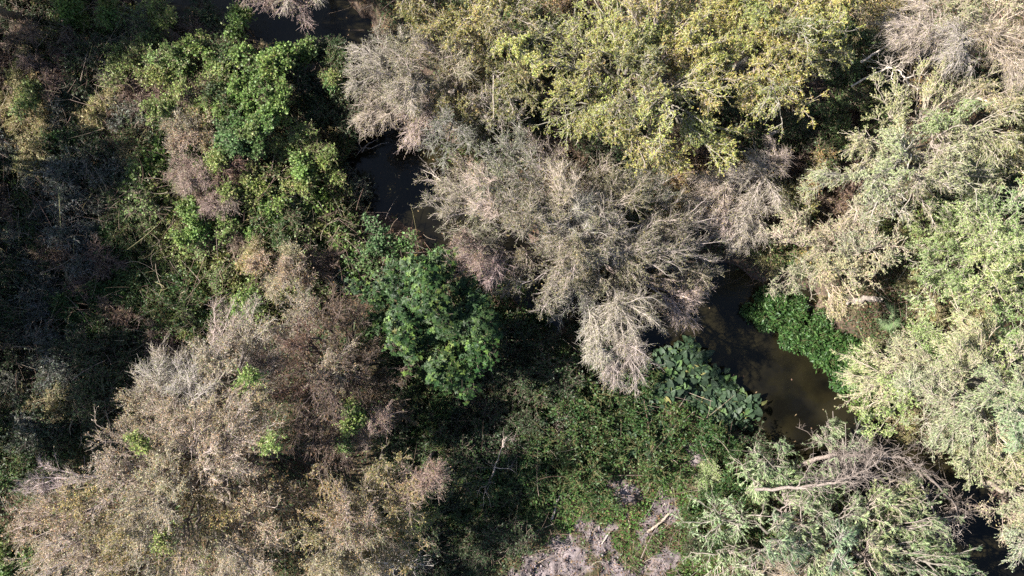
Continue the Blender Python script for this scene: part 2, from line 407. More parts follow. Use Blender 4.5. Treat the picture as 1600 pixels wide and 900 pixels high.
# ------------------------------------------------------------------ the setting: ground and water
def axis(lo, hi, step, far):
    inner = np.arange(lo, hi + step / 2, step)
    g = [step * 1.35 ** k for k in range(1, 40)]
    out = np.cumsum(g); out = out[out < far]
    return np.concatenate([lo - out[::-1], inner, hi + out])
gx = axis(-23, 23, .09, 400); gy = axis(-14, 14, .09, 400)
X, Y = np.meshgrid(gx, gy, indexing='ij')
Z = ground_z(X, Y)
a = Acc()
idx = np.arange(X.size).reshape(X.shape)
q = np.stack([idx[:-1, :-1], idx[1:, :-1], idx[1:, 1:], idx[:-1, 1:]], -1)
soil = soil_mask(X, Y)[..., None]
d = creek_d(X, Y)[..., None]
mud = np.clip(1.0 - np.abs(d) / 1.1, 0, 1)
n1 = NZ[1](X, Y, .9)[..., None]; n2 = NZ[2](X, Y, 3.3)[..., None]
base = np.array((.070, .048, .034)) * (.6 + .8 * n2)
grn = np.array((.055, .075, .028))
col = base * (1 - .45 * n1) + grn * .45 * n1
col = col * (1 - soil) + np.array((.155, .13, .13)) * (.45 + 1.0 * n2) * (.7 + .6 * NZ[3](X, Y, 8.0)[..., None]) * soil
col = col * (1 - .7 * mud) + np.array((.15, .105, .095)) * .7 * mud
a.raw(np.stack([X, Y, Z], -1), q, col.reshape(-1, 3))
g = a.build('ground', M_SOIL); tag(g, kind='structure')

wm = bpy.data.materials.new('creek_water'); wm.use_nodes = True
nt = wm.node_tree; b = nt.nodes['Principled BSDF']
tc = nt.nodes.new('ShaderNodeTexCoord')
nz = nt.nodes.new('ShaderNodeTexNoise'); nz.inputs['Scale'].default_value = .55; nz.inputs['Detail'].default_value = 4
nt.links.new(tc.outputs['Object'], nz.inputs['Vector'])
cr = nt.nodes.new('ShaderNodeValToRGB')
cr.color_ramp.elements[0].position = .35; cr.color_ramp.elements[0].color = (.0040, .0038, .0030, 1)
cr.color_ramp.elements[1].position = .7; cr.color_ramp.elements[1].color = (.0215, .0180, .0080, 1)
nt.links.new(nz.outputs[0], cr.inputs[0]); nt.links.new(cr.outputs[0], b.inputs['Base Color'])
b.inputs['Roughness'].default_value = .08; b.inputs['IOR'].default_value = 1.33
nb = nt.nodes.new('ShaderNodeTexNoise'); nb.inputs['Scale'].default_value = 5; nb.inputs['Detail'].default_value = 3
nt.links.new(tc.outputs['Object'], nb.inputs['Vector'])
bp = nt.nodes.new('ShaderNodeBump'); bp.inputs['Strength'].default_value = .16; bp.inputs['Distance'].default_value = .05
nt.links.new(nb.outputs[0], bp.inputs['Height']); nt.links.new(bp.outputs[0], b.inputs['Normal'])
# a ribbon along the creek, its edges under the banks
wv, wq = [], []
for i, (x, y, h) in enumerate(CK):
    p0 = CK[max(0, i - 1)][:2]; p1 = CK[min(len(CK) - 1, i + 1)][:2]
    t = nrm(np.array(p1) - np.array(p0)); n_ = np.array((-t[1], t[0]))
    for s in (-1, -.33, .33, 1): wv.append((x + n_[0] * s * (h + 1.3), y + n_[1] * s * (h + 1.3), WATER_Z))
for i in range(len(CK) - 1):
    for j in range(3): wq.append((i * 4 + j, i * 4 + 4 + j, i * 4 + 5 + j, i * 4 + 1 + j))
a = Acc(); a.raw(wv, wq, (.05, .04, .02)); o = a.build('water', wm); tag(o, kind='structure')

# ------------------------------------------------------------------ trees
# --- lower left
P_TAN = [(45, 810), (95, 745), (170, 675), (220, 610), (280, 555), (340, 520), (420, 465), (440, 560), (430, 650), (440, 760), (430, 960), (80, 960), (40, 890)]
plant('twiggy_tree', 'broad tan half-bare tree with dense pale twigs and amber leaves beside the dark thicket', 'tree',
      [(x, y, z, r, 'bare' if s == 'tan' and y < 640 and int(x) % 4 == 0 else 'amber' if y > 760 and int(x) % 3 == 0 else s) for x, y, z, r, s in fill(P_TAN, 46, 4.6, 6.8, 'tan', 1, .98, 'olive', .07)] + [(428, 690, 6.9, 12, 'lime'), (215, 690, 6.8, 10, 'lime'), (250, 850, 6.9, 10, 'lime'), (395, 585, 6.8, 9, 'lime')] + [(60, 755, 4.2, 30, 'bare'), (240, 580, 4.6, 28, 'bare'), (345, 510, 4.5, 34, 'bare')], 101, trunk_r=.22)
P_RUST = [(420, 470), (500, 425), (560, 470), (600, 540), (620, 640), (600, 700), (490, 740), (435, 650)]
plant('twiggy_tree', 'reddish brown tangled tree in half shade between tan tree and evergreen tree', 'tree',
      fill(P_RUST, 46, 4.2, 5.8, 'rust', 2, 1.0, 'tan', .1), 102, trunk_r=.16)
P_AMB = [(440, 760), (520, 725), (610, 700), (660, 790), (650, 860), (600, 960), (440, 960)]
plant('twiggy_tree', 'low amber and olive leaved tree along the bottom edge beside the tan tree', 'tree',
      fill(P_AMB, 44, 4.4, 6.0, 'amber', 3, 1.0, 'tan', .3), 103, trunk_r=.13)
plant('bare_shrub', 'bare purplish grey shrub with upright twigs at the edge of deep shade', 'shrub', [(650, 765, 4.6, 38, 'pink'), (662, 730, 5.4, 36, 'pink')], 104, trunk_r=.05, part='branch', stem='stem', foliage='foliage', flat=1.0)
plant('bare_shrub', 'bare pinkish twig clump beside the bright vine on the rust tree', 'shrub', [(572, 655, 4.6, 34, 'pink'), (560, 690, 4.2, 24, 'pink')], 105, trunk_r=.05, part='branch', stem='stem', foliage='foliage')
plant('bare_shrub', 'grey fallen brush heap with bare twigs at the bottom edge', 'shrub', [(620, 885, 1.2, 40, 'bare'), (570, 900, 1.0, 30, 'bare')], 106, trunk_r=.05, part='branch', stem='stem', foliage='foliage')
# --- evergreen pair
P_EV = [(555, 450), (610, 410), (700, 395), (760, 470), (790, 540), (740, 625), (680, 610), (650, 545), (590, 520)]
plant('evergreen_tree', 'dark green broadleaf evergreen tree with glossy leaf rosettes in the middle', 'tree', [(x - 15, y - 12, z, r, s) for x, y, z, r, s in fill(P_EV, 29, 4.4, 6.3, 'ever', 4, 1.2) + [(748, 470, 2.9, 32, 'ever'), (762, 525, 2.6, 34, 'ever'), (735, 585, 2.4, 36, 'ever'), (700, 612, 2.2, 32, 'ever'), (700, 540, 3.2, 34, 'ever')]], 107, trunk_r=.14, flat=.7)
plant('vine_covered_tree', 'bluish green small leaved vine mound at the top of the evergreen tree', 'tree', [(585, 375, 3.2, 30, 'teal'), (620, 370, 3.0, 28, 'teal'), (575, 420, 3.4, 32, 'teal'), (615, 410, 3.2, 28, 'teal'), (690, 405, 3, 16, 'teal'), (650, 440, 3.6, 26, 'teal')], 108, trunk_r=.1, flat=.75)
# --- middle
P_MID = [(690, 270), (750, 205), (850, 185), (960, 240), (1040, 290), (1060, 340), (1130, 375), (1110, 420), (1040, 450), (960, 480), (870, 500), (800, 455), (740, 425), (695, 390), (685, 330)]
L = fill(P_MID, 50, 3.6, 5.8, 'grey', 5, 1.0)
L = [(x, y, min(z, 5.8 - max(0, x - 900) / 240 * 2.2), r, s) for x, y, z, r, s in L]
L += [(985, 500, 4.6, 50, 'bare'), (978, 562, 4.3, 46, 'bare'), (940, 535, 4.3, 38, 'bare'), (1075, 470, 2.3, 42, 'bare'), (1090, 440, 2.3, 36, 'grey'), (940, 365, 5.0, 52, 'bare'), (900, 340, 5.4, 44, 'bare'), (865, 290, 5.8, 40, 'bare'), (722, 392, 4.9, 40, 'pink'), (755, 412, 4.7, 34, 'pink'), (770, 300, 5.4, 44, 'bare')]
plant('twiggy_tree', 'large grey half-bare tree with drooping pale twigs spanning the hidden middle of the creek', 'tree', L, 109, trunk_r=.22, base=(wx(900, 0), wy(385, 0) + .0))
P_TL = [(545, 110), (600, 50), (690, 30), (745, 90), (790, 170), (750, 250), (700, 240), (650, 200), (600, 175), (560, 165)]
plant('twiggy_tree', 'grey tree with bare twig tips hanging over the dark upper creek pool', 'tree',
      fill(P_TL, 40, 3.4, 5.0, 'grey', 6, 1.0, 'olive', .25) + [(588, 165, 3.2, 38, 'bare'), (650, 190, 3.2, 40, 'bare'), (575, 105, 3.4, 38, 'bare'), (630, 130, 4.6, 34, 'bare')], 110, trunk_r=.15, base=(wx(730, 0), wy(140, 0)))
plant('twiggy_tree', 'bare pinkish twigs drooping over the dark water at the top edge', 'tree', [(440, 2, 3.6, 46, 'pink'), (470, -25, 3.8, 40, 'bare'), (410, -35, 3.8, 40, 'pink')], 111, trunk_r=.1, base=(wx(480, 0), wy(-90, 0)))
# --- top
P_OL = [(570, -50), (700, -80), (860, -60), (870, 60), (850, 150), (790, 170), (740, 110), (690, 60), (610, 40)]
plant('leafy_tree', 'olive brown leafy tree at the top edge left of the yellow trees', 'tree', fill(P_OL, 44, 4.4, 6.0, 'olive', 7, .86, 'yellow', .2), 112, trunk_r=.17)
P_Y1 = [(860, 60), (950, -20), (1060, -50), (1110, 30), (1135, 150), (1120, 240), (1050, 270), (960, 240), (880, 190), (845, 130)]
plant('leafy_tree', 'broad yellow green leafy tree with lime edges in the upper middle', 'tree', fill(P_Y1, 46, 4.6, 6.4, 'yellow', 8, .85, 'olive', .25), 113, trunk_r=.19)
P_Y2 = [(1100, -50), (1330, -80), (1340, 10), (1290, 110), (1245, 180), (1190, 205), (1150, 170), (1125, 60)]
plant('leafy_tree', 'yellow leafed tree with pale bare branches showing at the top edge', 'tree', fill(P_Y2, 44, 4.6, 6.2, 'yellow', 9, .86, 'olive', .15), 114, trunk_r=.17)
plant('bare_tree', 'bare pale grey tree with tangled branches below the yellow trees', 'tree', [(1110, 290, 2.6, 44, 'bare'), (1180, 290, 2.8, 46, 'bare'), (1165, 345, 2.4, 46, 'bare'), (1205, 240, 2.6, 30, 'bare'), (1125, 345, 2.4, 40, 'bare')], 115, trunk_r=.13, base=(wx(1195, 0), wy(255, 0)))
plant('bare_tree', 'bare white branched tree with scattered tan leaves in the top corner', 'tree', [(1440, 35, 3.6, 50, 'bare'), (1495, 70, 4.0, 46, 'bare'), (1500, 5, 4.0, 50, 'tanyel'), (1565, 60, 3.8, 50, 'bare'), (1600, 110, 3.4, 46, 'bare'), (1600, 20, 4.0, 46, 'tanyel'), (1420, -30, 4, 46, 'tanyel')], 116, trunk_r=.15)
# --- right
P_SG = [(1320, 220), (1400, 130), (1470, 100), (1550, 110), (1600, 190), (1590, 270), (1520, 310), (1430, 330), (1340, 320), (1290, 300)]
plant('leafy_tree', 'silvery sage tree with pale thin branches in the upper right', 'tree', fill(P_SG, 46, 3.8, 5.6, 'sage', 10, .9, 'bare', .06), 117, trunk_r=.17)
P_TY = [(1205, 380), (1250, 320), (1320, 290), (1400, 330), (1430, 400), (1390, 440), (1310, 470), (1230, 470)]
plant('leafy_tree', 'straw coloured tree with yellow and tan foliage above the green bank', 'tree', fill(P_TY, 42, 2.6, 3.8, 'tanyel', 11, .9), 118, trunk_r=.14)
P_FR = [(1420, 350), (1500, 310), (1600, 260), (1680, 240), (1690, 470), (1560, 490), (1470, 470), (1410, 430)]
plant('leafy_tree', 'fresh mid green leafy tree at the right edge', 'tree', fill(P_FR, 48, 3.8, 5.4, 'fresh', 12, .9), 119, trunk_r=.17)
P_PL = [(1350, 585), (1430, 535), (1500, 485), (1600, 480), (1700, 470), (1700, 720), (1560, 730), (1480, 700), (1400, 680), (1355, 630)]
plant('leafy_tree', 'wide pale yellowish green tree standing over the creek bend at right', 'tree', fill(P_PL, 48, 3.4, 5.8, 'pale', 13, .9, 'fresh', .3), 120, trunk_r=.19)
plant('leafy_tree', 'amber tinged tree at the right edge below the pale tree', 'tree', fill([(1530, 780), (1580, 720), (1720, 720), (1720, 880), (1600, 870), (1550, 840)], 42, 2.8, 4.0, 'tanyel', 14, .9), 121, trunk_r=.13)
# --- willow
P_WI = [(1100, 740), (1150, 680), (1230, 710), (1330, 750), (1400, 720), (1440, 780), (1500, 840), (1550, 940), (1450, 980), (1110, 980), (1080, 860)]
plant('willow_tree', 'pale green weeping willow with drooping narrow leaves in the lower right', 'tree',
      fill(P_WI, 46, 2.8, 4.4, 'willow', 15, 1.0, 'bare', .08) + [(1195, 705, 3.0, 40, 'willow'), (1320, 670, 2.4, 34, 'willow'), (1400, 765, 3.6, 40, 'willow'), (1290, 655, 2.2, 26, 'willow')], 122, trunk_r=.2, base=(wx(1300, 0), wy(830, 0)))
# --- thicket at upper left
def ragged(lobes, seed):
    rg = np.random.default_rng(seed + 5000); out = []
    for x, y, z, r, s in lobes:
        m = 4 if r > 17 else 2
        for _ in range(m):
            a = rg.uniform(0, 6.28); d = r * rg.uniform(.3, .95)
            out.append((x + d * math.cos(a), y + d * math.sin(a), z + rg.uniform(-.5, .3), r * rg.uniform(.38, .68), s))
    return out
V = lambda nm, lb, lobes, seed, tr=.06, flat=.75: plant(nm, lb, 'shrub', ragged(lobes, seed), seed, trunk_r=tr, flat=flat, part='branch', stem='stem', foliage='foliage')
V('vine_thicket', 'bright green broad vine curtain climbing towards the dark top pool', [(395, 95, 2.6, 28, 'vine'), (420, 125, 3.0, 30, 'vine'), (390, 135, 2.8, 28, 'vine'), (430, 165, 3.0, 28, 'vine'), (405, 180, 2.8, 28, 'vine'), (440, 100, 2.4, 18, 'vine')], 130)
V('vine_thicket', 'thin green vine spray reaching alone out over the top pool', [(375, 35, 2.2, 13, 'vine'), (370, 55, 2.0, 12, 'vine'), (378, 20, 2.2, 9, 'vine')], 131, .03)
V('vine_thicket', 'bluish green glossy vine mound between the bright vines', [(375, 210, 2.6, 30, 'teal'), (345, 222, 2.4, 24, 'teal'), (405, 220, 2.4, 22, 'teal')], 132)
V('vine_thicket', 'yellow green vine trailing down towards the second dark pool', [(445, 215, 2.2, 22, 'lime'), (480, 222, 2.2, 22, 'lime'), (505, 240, 2.0, 16, 'lime'), (460, 255, 2.0, 24, 'vine'), (468, 290, 1.8, 20, 'lime'), (525, 270, 1.6, 13, 'lime')], 133, .05)
V('leafy_shrub', 'large yellow green shrub thicket sunlit on the upper left', [(240, 95, 2.2, 34, 'lime'), (275, 70, 2.2, 36, 'lime'), (270, 120, 2.4, 36, 'lime'), (225, 60, 2.0, 34, 'bush'), (300, 100, 2.2, 30, 'vine'), (260, 160, 2.2, 30, 'lime'), (240, 20, 1.8, 34, 'lime'), (190, 90, 1.6, 34, 'lime')], 134)
V('leafy_shrub', 'mixed green shrub between the yellow thicket and the vine curtain', [(330, 130, 2.2, 34, 'lime'), (350, 165, 2.2, 30, 'bush'), (320, 175, 2.2, 30, 'lime'), (345, 95, 2.0, 28, 'bush'), (300, 150, 2.2, 24, 'bramble')], 135)
V('twig_tangle', 'purplish brown leafless tangle under the bluish vine mound', [(305, 225, 2.2, 34, 'tan'), (330, 275, 2.2, 38, 'bramble'), (300, 270, 2.0, 32, 'pink'), (340, 250, 2.2, 20, 'lime'), (390, 255, 2.0, 28, 'bramble'), (280, 190, 2.0, 26, 'tan'), (330, 310, 2.0, 26, 'pink')], 136)
V('leafy_shrub', 'small bright green shrub alone at the edge of the left shade', [(296, 340, 1.8, 22, 'vine'), (300, 365, 1.6, 18, 'vine')], 137, .04)
V('leafy_shrub', 'small bright green shrub at the top left edge over brown litter', [(113, 10, 1.6, 18, 'vine'), (118, 30, 1.4, 12, 'vine')], 138, .04)
V('leafy_shrub', 'little lime shrub beside the small bright shrub at top', [(170, 20, 1.6, 17, 'vine'), (165, 14, 1.5, 14, 'lime')], 139, .04)
V('leafy_shrub', 'loose green shrub mass below the trailing yellow green vine', [(385, 305, 1.8, 32, 'lime'), (425, 320, 1.6, 30, 'vine'), (360, 335, 1.6, 28, 'vine'), (450, 330, 1.5, 26, 'bush'), (400, 280, 1.8, 22, 'lime')], 140)
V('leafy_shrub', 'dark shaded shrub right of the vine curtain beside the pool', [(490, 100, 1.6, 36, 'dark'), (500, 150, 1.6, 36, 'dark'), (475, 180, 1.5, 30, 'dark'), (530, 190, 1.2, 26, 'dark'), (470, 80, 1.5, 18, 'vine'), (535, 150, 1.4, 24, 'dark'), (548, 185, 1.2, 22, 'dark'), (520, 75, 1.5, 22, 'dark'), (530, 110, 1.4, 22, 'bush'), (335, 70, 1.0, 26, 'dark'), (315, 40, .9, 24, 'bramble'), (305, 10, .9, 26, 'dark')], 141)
V('leafy_shrub', 'tiny sunlit shrub tip in the dark beside the grey overhanging tree', [(522, 132, 2.4, 13, 'teal'), (518, 125, 2.3, 9, 'lime')], 142, .03)
V('leafy_shrub', 'green shrub in dappled light above the tan tree', [(430, 385, 1.6, 28, 'bush'), (410, 370, 1.4, 20, 'vine'), (385, 480, 2, 18, 'vine')], 143)
V('twig_tangle', 'tan twig thicket sprinkled with green above the rust tree', [(430, 425, 2.2, 34, 'tan'), (470, 420, 2.0, 32, 'tan'), (400, 400, 1.6, 28, 'straw'), (360, 390, 1.4, 30, 'bramble'), (510, 400, 1.4, 30, 'bramble')], 144)
V('twig_tangle', 'brown dry thicket with straw tips near the top left corner', [(45, 120, 1.6, 34, 'straw'), (80, 110, 1.4, 30, 'bramble'), (35, 60, 1.4, 34, 'bramble'), (50, 150, 1.4, 26, 'lime'), (100, 70, 1.0, 26, 'bramble')], 145)
# --- understory shrubs right
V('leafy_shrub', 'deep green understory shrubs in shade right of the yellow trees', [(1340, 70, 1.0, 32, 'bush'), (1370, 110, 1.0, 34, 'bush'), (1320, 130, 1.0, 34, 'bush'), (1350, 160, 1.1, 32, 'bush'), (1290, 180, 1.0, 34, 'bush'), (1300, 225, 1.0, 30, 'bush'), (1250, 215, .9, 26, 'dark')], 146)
V('leafy_shrub', 'green and orange flecked shrub between bare tree and straw tree', [(1275, 270, 1.2, 30, 'amber'), (1240, 320, 1.2, 28, 'olive'), (1290, 240, 1.1, 24, 'bush')], 147)
V('leafy_shrub', 'green leafy shrub at the foot of the pale tree by the creek bend', [(1350, 590, 1.4, 24, 'fresh'), (1345, 625, 1.3, 22, 'vine'), (1360, 560, 1.6, 24, 'fresh')], 148, .05)
V('leafy_shrub', 'bright grass green shrub in the bottom left corner', [(20, 870, 1.6, 36, 'vine'), (40, 900, 1.6, 34, 'bush'), (-10, 840, 1.6, 30, 'vine')], 149)
V('leafy_shrub', 'yellow green vine sprig on the rust tree', [(543, 640, 4.9, 11, 'lime'), (537, 665, 4.9, 13, 'lime'), (530, 700, 4.6, 12, 'lime'), (555, 655, 4.9, 9, 'vine')], 150, .03)
V('leafy_shrub', 'pale yellow leaved sprig beside the purplish bare shrub', [(660, 805, 2.2, 22, 'lime'), (635, 815, 2.4, 18, 'lime')], 151, .03)
# trees just outside the left edge, whose shade falls over the thicket
for k, (x, y) in enumerate([(-21.5, 5.2), (-21.8, 1.6), (-21.0, -1.6), (-21.8, -4.8), (-25.5, 3.2), (-25.0, -.4), (-23.5, 10.0), (-18.6, 11.2), (-15.6, 11.8), (-20.9, 11.9)]):
    rg = np.random.default_rng(900 + k)
    lob = [((x + rg.uniform(-1.7, 1.7), y + rg.uniform(-1.8, 1.8), z + rg.uniform(-.4, .4)), rg.uniform(1.3, 1.8), 'bush') for z in (4.4, 5.4, 6.2, 7.2, 7.8, 8.4, 6.8)]
    plant_w('leafy_tree', 'tall dense green tree on the far side of the thicket, throwing shade over it', 'tree', lob, 160 + k, dens=1.7, group='tall trees beyond the thicket', trunk_r=.2)

# ------------------------------------------------------------------ low plants: one of each kind, then copies
def covered(px, py, k=.75):
    return any((px - a) ** 2 + (py - b) ** 2 < (k * r) ** 2 for a, b, r in CROWNS)
def low_proto(name, label, cat, style, seed, r=.55, h=.55, n=3, group=None, dens=1.4):
    rg = np.random.default_rng(seed)
    lobes = [((rg.normal() * r * .45, rg.normal() * r * .45, h * rg.uniform(.6, 1.1)), r * rg.uniform(.55, .9), style) for _ in range(n)]
    return plant_w(name, label, cat, lobes, seed, group, trunk_r=.025, dens=dens, base=(0, 0, -.05), flat=.7, part='branch', stem='stem', foliage='foliage', one=True)

KINDS = {
 'herb': ('leafy_weed', 'weed', 'herb'),
 'vine': ('low_shrub', 'shrub', 'vine'),
 'dark':    ('low_shrub', 'shrub', 'dark'), 'bush': ('low_shrub', 'shrub', 'bush'), 'bramble': ('bramble', 'shrub', 'bramble'),
 'silver':  ('low_shrub', 'shrub', 'silver'), 'straw': ('dry_weed', 'weed', 'straw'), 'fresh': ('low_shrub', 'shrub', 'fresh'),
 'rust':    ('low_shrub', 'shrub', 'rust'), 'tanyel': ('low_shrub', 'shrub', 'tanyel'), 'amber': ('low_shrub', 'shrub', 'amber'), 'lime': ('low_shrub', 'shrub', 'lime'),
}
WORDS = {'herb': 'fresh green leafy weed', 'vine': 'bright green leafy shrub', 'dark': 'dark green leafy shrub', 'bush': 'mid green leafy shrub', 'bramble': 'brown leafless bramble', 'silver': 'greyish silver leaved shrub', 'straw': 'straw yellow dry weed',
         'fresh': 'pale green leafy shrub', 'rust': 'rust brown leaved shrub', 'tanyel': 'tan and yellow leaved shrub', 'amber': 'amber flecked shrub', 'lime': 'lime green leaved shrub'}
PROTO = {}
def proto(kind):
    """three meshes of each kind, made when first wanted; the first placing moves the made one itself"""
    if kind not in PROTO:
        nm, cat, sty = KINDS[kind]
        PROTO[kind] = [[low_proto(nm, 'x', cat, sty, 300 + 7 * len(PROTO) + v, r=.62 + .1 * v, h=.5 + .12 * v), False] for v in range(3)]
    return PROTO[kind]
def place(kind, p, label, group, rg, smin=.7, smax=1.35):
    pr = proto(kind)[rg.integers(3)]
    loc, rz, sc = [float(v) for v in p], rg.uniform(0, 6.28), rg.uniform(smin, smax)
    if not pr[1]:
        pr[1] = True; o = pr[0]; o.location = loc; o.rotation_euler = (0, 0, rz); o.scale = (sc,) * 3; o['label'] = label; o['group'] = group
    else:
        o = copy_tree(pr[0], loc, rz, sc, label, group)
    return o
ZONES = [  # outline in ground pixels, where, kinds with weights, spacing px, keep to gaps between crowns
 ([(-40, -40), (150, -40), (210, 250), (300, 520), (150, 680), (-40, 760)], 'in the shaded thicket on the left bank',
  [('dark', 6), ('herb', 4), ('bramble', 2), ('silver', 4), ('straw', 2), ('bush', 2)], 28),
 ([(150, -40), (300, -40), (560, 200), (560, 420), (420, 480), (300, 520), (210, 250)], 'in the dappled thicket beside the upper pools',
  [('bush', 2), ('lime', 6), ('bramble', 2), ('straw', 5), ('silver', 1), ('vine', 3)], 27),
 ([(560, 560), (790, 470), (960, 500), (1010, 600), (1010, 700), (860, 760), (720, 900), (640, 900), (620, 700)], 'in the deep shade below the evergreen tree',
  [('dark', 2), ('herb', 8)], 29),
 ([(690, -40), (1420, -40), (1420, 300), (1230, 420), (1050, 300), (700, 230)], 'among the yellow trees and the bare grey tree', [('dark', 2), ('bush', 3), ('amber', 2), ('bramble', 2)], 34),
 ([(1180, 430), (1420, 300), (1640, -40), (1640, 720), (1400, 720), (1340, 560)], 'between the trees of the sunny right bank', [('tanyel', 4), ('fresh', 3), ('straw', 2), ('bush', 1), ('lime', 1)], 34),
 ([(1080, 690), (1200, 660), (1420, 760), (1580, 940), (1060, 940)], 'under the edges of the willow', [('herb', 3), ('fresh', 1), ('dark', 1)], 34),
]
zr = np.random.default_rng(77)
for poly, where, kinds, gap in ZONES:
    pts = []
    xs = [p[0] for p in poly]; ys = [p[1] for p in poly]
    names = [k for k, w in kinds]; ws = np.array([w for k, w in kinds], float); ws /= ws.sum()
    for _ in range(9000):
        x, y = zr.uniform(min(xs), max(xs)), zr.uniform(min(ys), max(ys))
        if not inside(x, y, poly) or covered(x, y) or any((x - a) ** 2 + (y - b) ** 2 < gap * gap for a, b in pts): continue
        g = ground_at(x, y)
        if math.hypot(x - 1368, y - 490) < 58 or math.hypot(x - 635, y - 325) < 62 or math.hypot(x - 568, y - 245) < 30 or creek_d(g[0], g[1]) < .25 or soil_mask(g[0], g[1]) > .4: continue
        pts.append((x, y))
        # kinds keep together in drifts
        q = np.array([NZ[i % 8](g[0], g[1], .25 + .02 * i) for i in range(len(names))]) ** 4 * ws
        k = names[zr.choice(len(names), p=q / q.sum())]
        place(k, (g[0], g[1], g[2] - .03), f'{WORDS[k]} {where}', f'{WORDS[k]}s {where}', zr)

for made in PROTO.values():            # kinds that found no place
    for o, used in made:
        if not used:
            for ch in list(o.children): bpy.data.objects.remove(ch)
            bpy.data.objects.remove(o)

# --- the bank plants and the broad leaves by the water
def strip(line, half, n, rg):
    line = np.array(line, float); seg = np.hypot(*np.diff(line, axis=0).T); cum = np.r_[0, np.cumsum(seg)]
    out = []
    for _ in range(n):
        t = rg.uniform(0, cum[-1]); i = min(len(seg) - 1, np.searchsorted(cum, t, 'right') - 1); u = (t - cum[i]) / seg[i]
        p = line[i] + (line[i + 1] - line[i]) * u; d = (line[i + 1] - line[i]) / seg[i]
        out.append(p + np.array((-d[1], d[0])) * rg.uniform(-half, half))
    return out
bank = None
for x, y in strip([(1165, 455), (1208, 486), (1263, 514), (1308, 543), (1336, 582), (1356, 618)], 20, 64, zr):
    g = ground_at(x, y); z = max(g[2], WATER_Z) - .02
    lb = 'dark green leafy plant crowding the sunlit bank above the open creek'
    if bank is None:
        bank = low_proto('bank_plant', lb, 'plant', 'bank', 400, .42, .35, 3, 'plants along the right creek bank', 1.6); bank.location = (g[0], g[1], z)
    else: copy_tree(bank, (g[0], g[1], z), zr.uniform(0, 6.28), zr.uniform(.7, 1.2))

def broad_proto(seed, n, pal):
    rg = np.random.default_rng(seed)
    root = thing('broad_leaf_plant', (0, 0, 0), 'x', 'plant')
    st, lf = Acc(), Acc()
    ang = rg.uniform(0, 6.28, n); rad = rg.uniform(.08, .42, n); hh = rg.uniform(.22, .5, n)
    tip = np.stack([np.cos(ang) * rad, np.sin(ang) * rad, hh], 1)
    s = np.linspace(0, 1, 5)[None, :, None]
    P = tip[:, None] * s * np.array((1, 1, 0)) * s + np.array((0, 0, 1)) * tip[:, None] * np.sqrt(s)
    st.tubes(P, np.full((n, 5), .009), np.tile((.06, .12, .04), (n, 1)), 4); st.build('stalk', M_TWIG, root)
    d = nrm(np.stack([np.cos(ang), np.sin(ang), rg.uniform(-.35, .05, n)], 1) + rg.normal(size=(n, 3)) * .2)
    up = nrm(rg.normal(size=(n, 3)) * .32 + np.array((0, 0, 1.0)))
    ln = rg.uniform(.15, .33, n)
    lf.broad(tip - d * ln[:, None] * .3, d, up, ln, ln * rg.uniform(.75, .95, n), pick(pal, n, rg, .2)); lf.build('foliage', M_GLOSS, root)
    return root
BP = [(4, (.042, .07, .04)), (3, (.062, .096, .052)), (1, (.09, .14, .05)), (.3, (.16, .10, .05)), (.3, (.2, .2, .08))]
bprot = [[broad_proto(500 + i, 8 + i, BP), False] for i in range(4)]
def broad_at(x, y, label, group):
    g = ground_at(x, y); loc = (g[0], g[1], max(g[2], WATER_Z) - .03)
    pr = bprot[zr.integers(4)]; rz, sc = zr.uniform(0, 6.28), zr.uniform(.75, 1.15)
    if not pr[1]:
        pr[1] = True; o = pr[0]; o.location = loc; o.rotation_euler = (0, 0, rz); o['label'] = label; o['group'] = group
    else: copy_tree(pr[0], loc, rz, sc, label, group)
def scatter(poly, gap, n=3000):
    pts = []; xs = [p[0] for p in poly]; ys = [p[1] for p in poly]
    for _ in range(n):
        x, y = zr.uniform(min(xs), max(xs)), zr.uniform(min(ys), max(ys))
        if inside(x, y, poly) and all((x - a) ** 2 + (y - b) ** 2 >= gap * gap for a, b in pts): pts.append((x, y))
    return pts
for x, y in scatter([(1012, 560), (1070, 532), (1090, 560), (1125, 590), (1170, 625), (1165, 655), (1120, 660), (1090, 640), (1070, 612), (1030, 618)], 8.5, 6000):
    broad_at(x, y, 'broad heart leaved water plant on the near edge of the open creek', 'broad leaved plants at the creek edge')
for x, y in scatter([(930, 600), (1010, 590), (1025, 640), (1045, 680), (1030, 720), (985, 700), (940, 650)], 16):
    broad_at(x, y, 'broad leaved plant in deep shade beside the small brown puddle', 'broad leaved plants in the shade')
for x, y in scatter([(1285, 560), (1305, 555), (1325, 580), (1318, 595), (1295, 580)], 12):
    broad_at(x, y, 'broad leaved plant among the leafy plants of the sunlit bank', 'broad leaved plants on the sunlit bank')
for x, y in scatter([(140, 140), (185, 150), (190, 185), (150, 190)], 17):
    broad_at(x, y, 'broad leaved plant in the thicket near the upper left', 'broad leaved plants in the thicket')

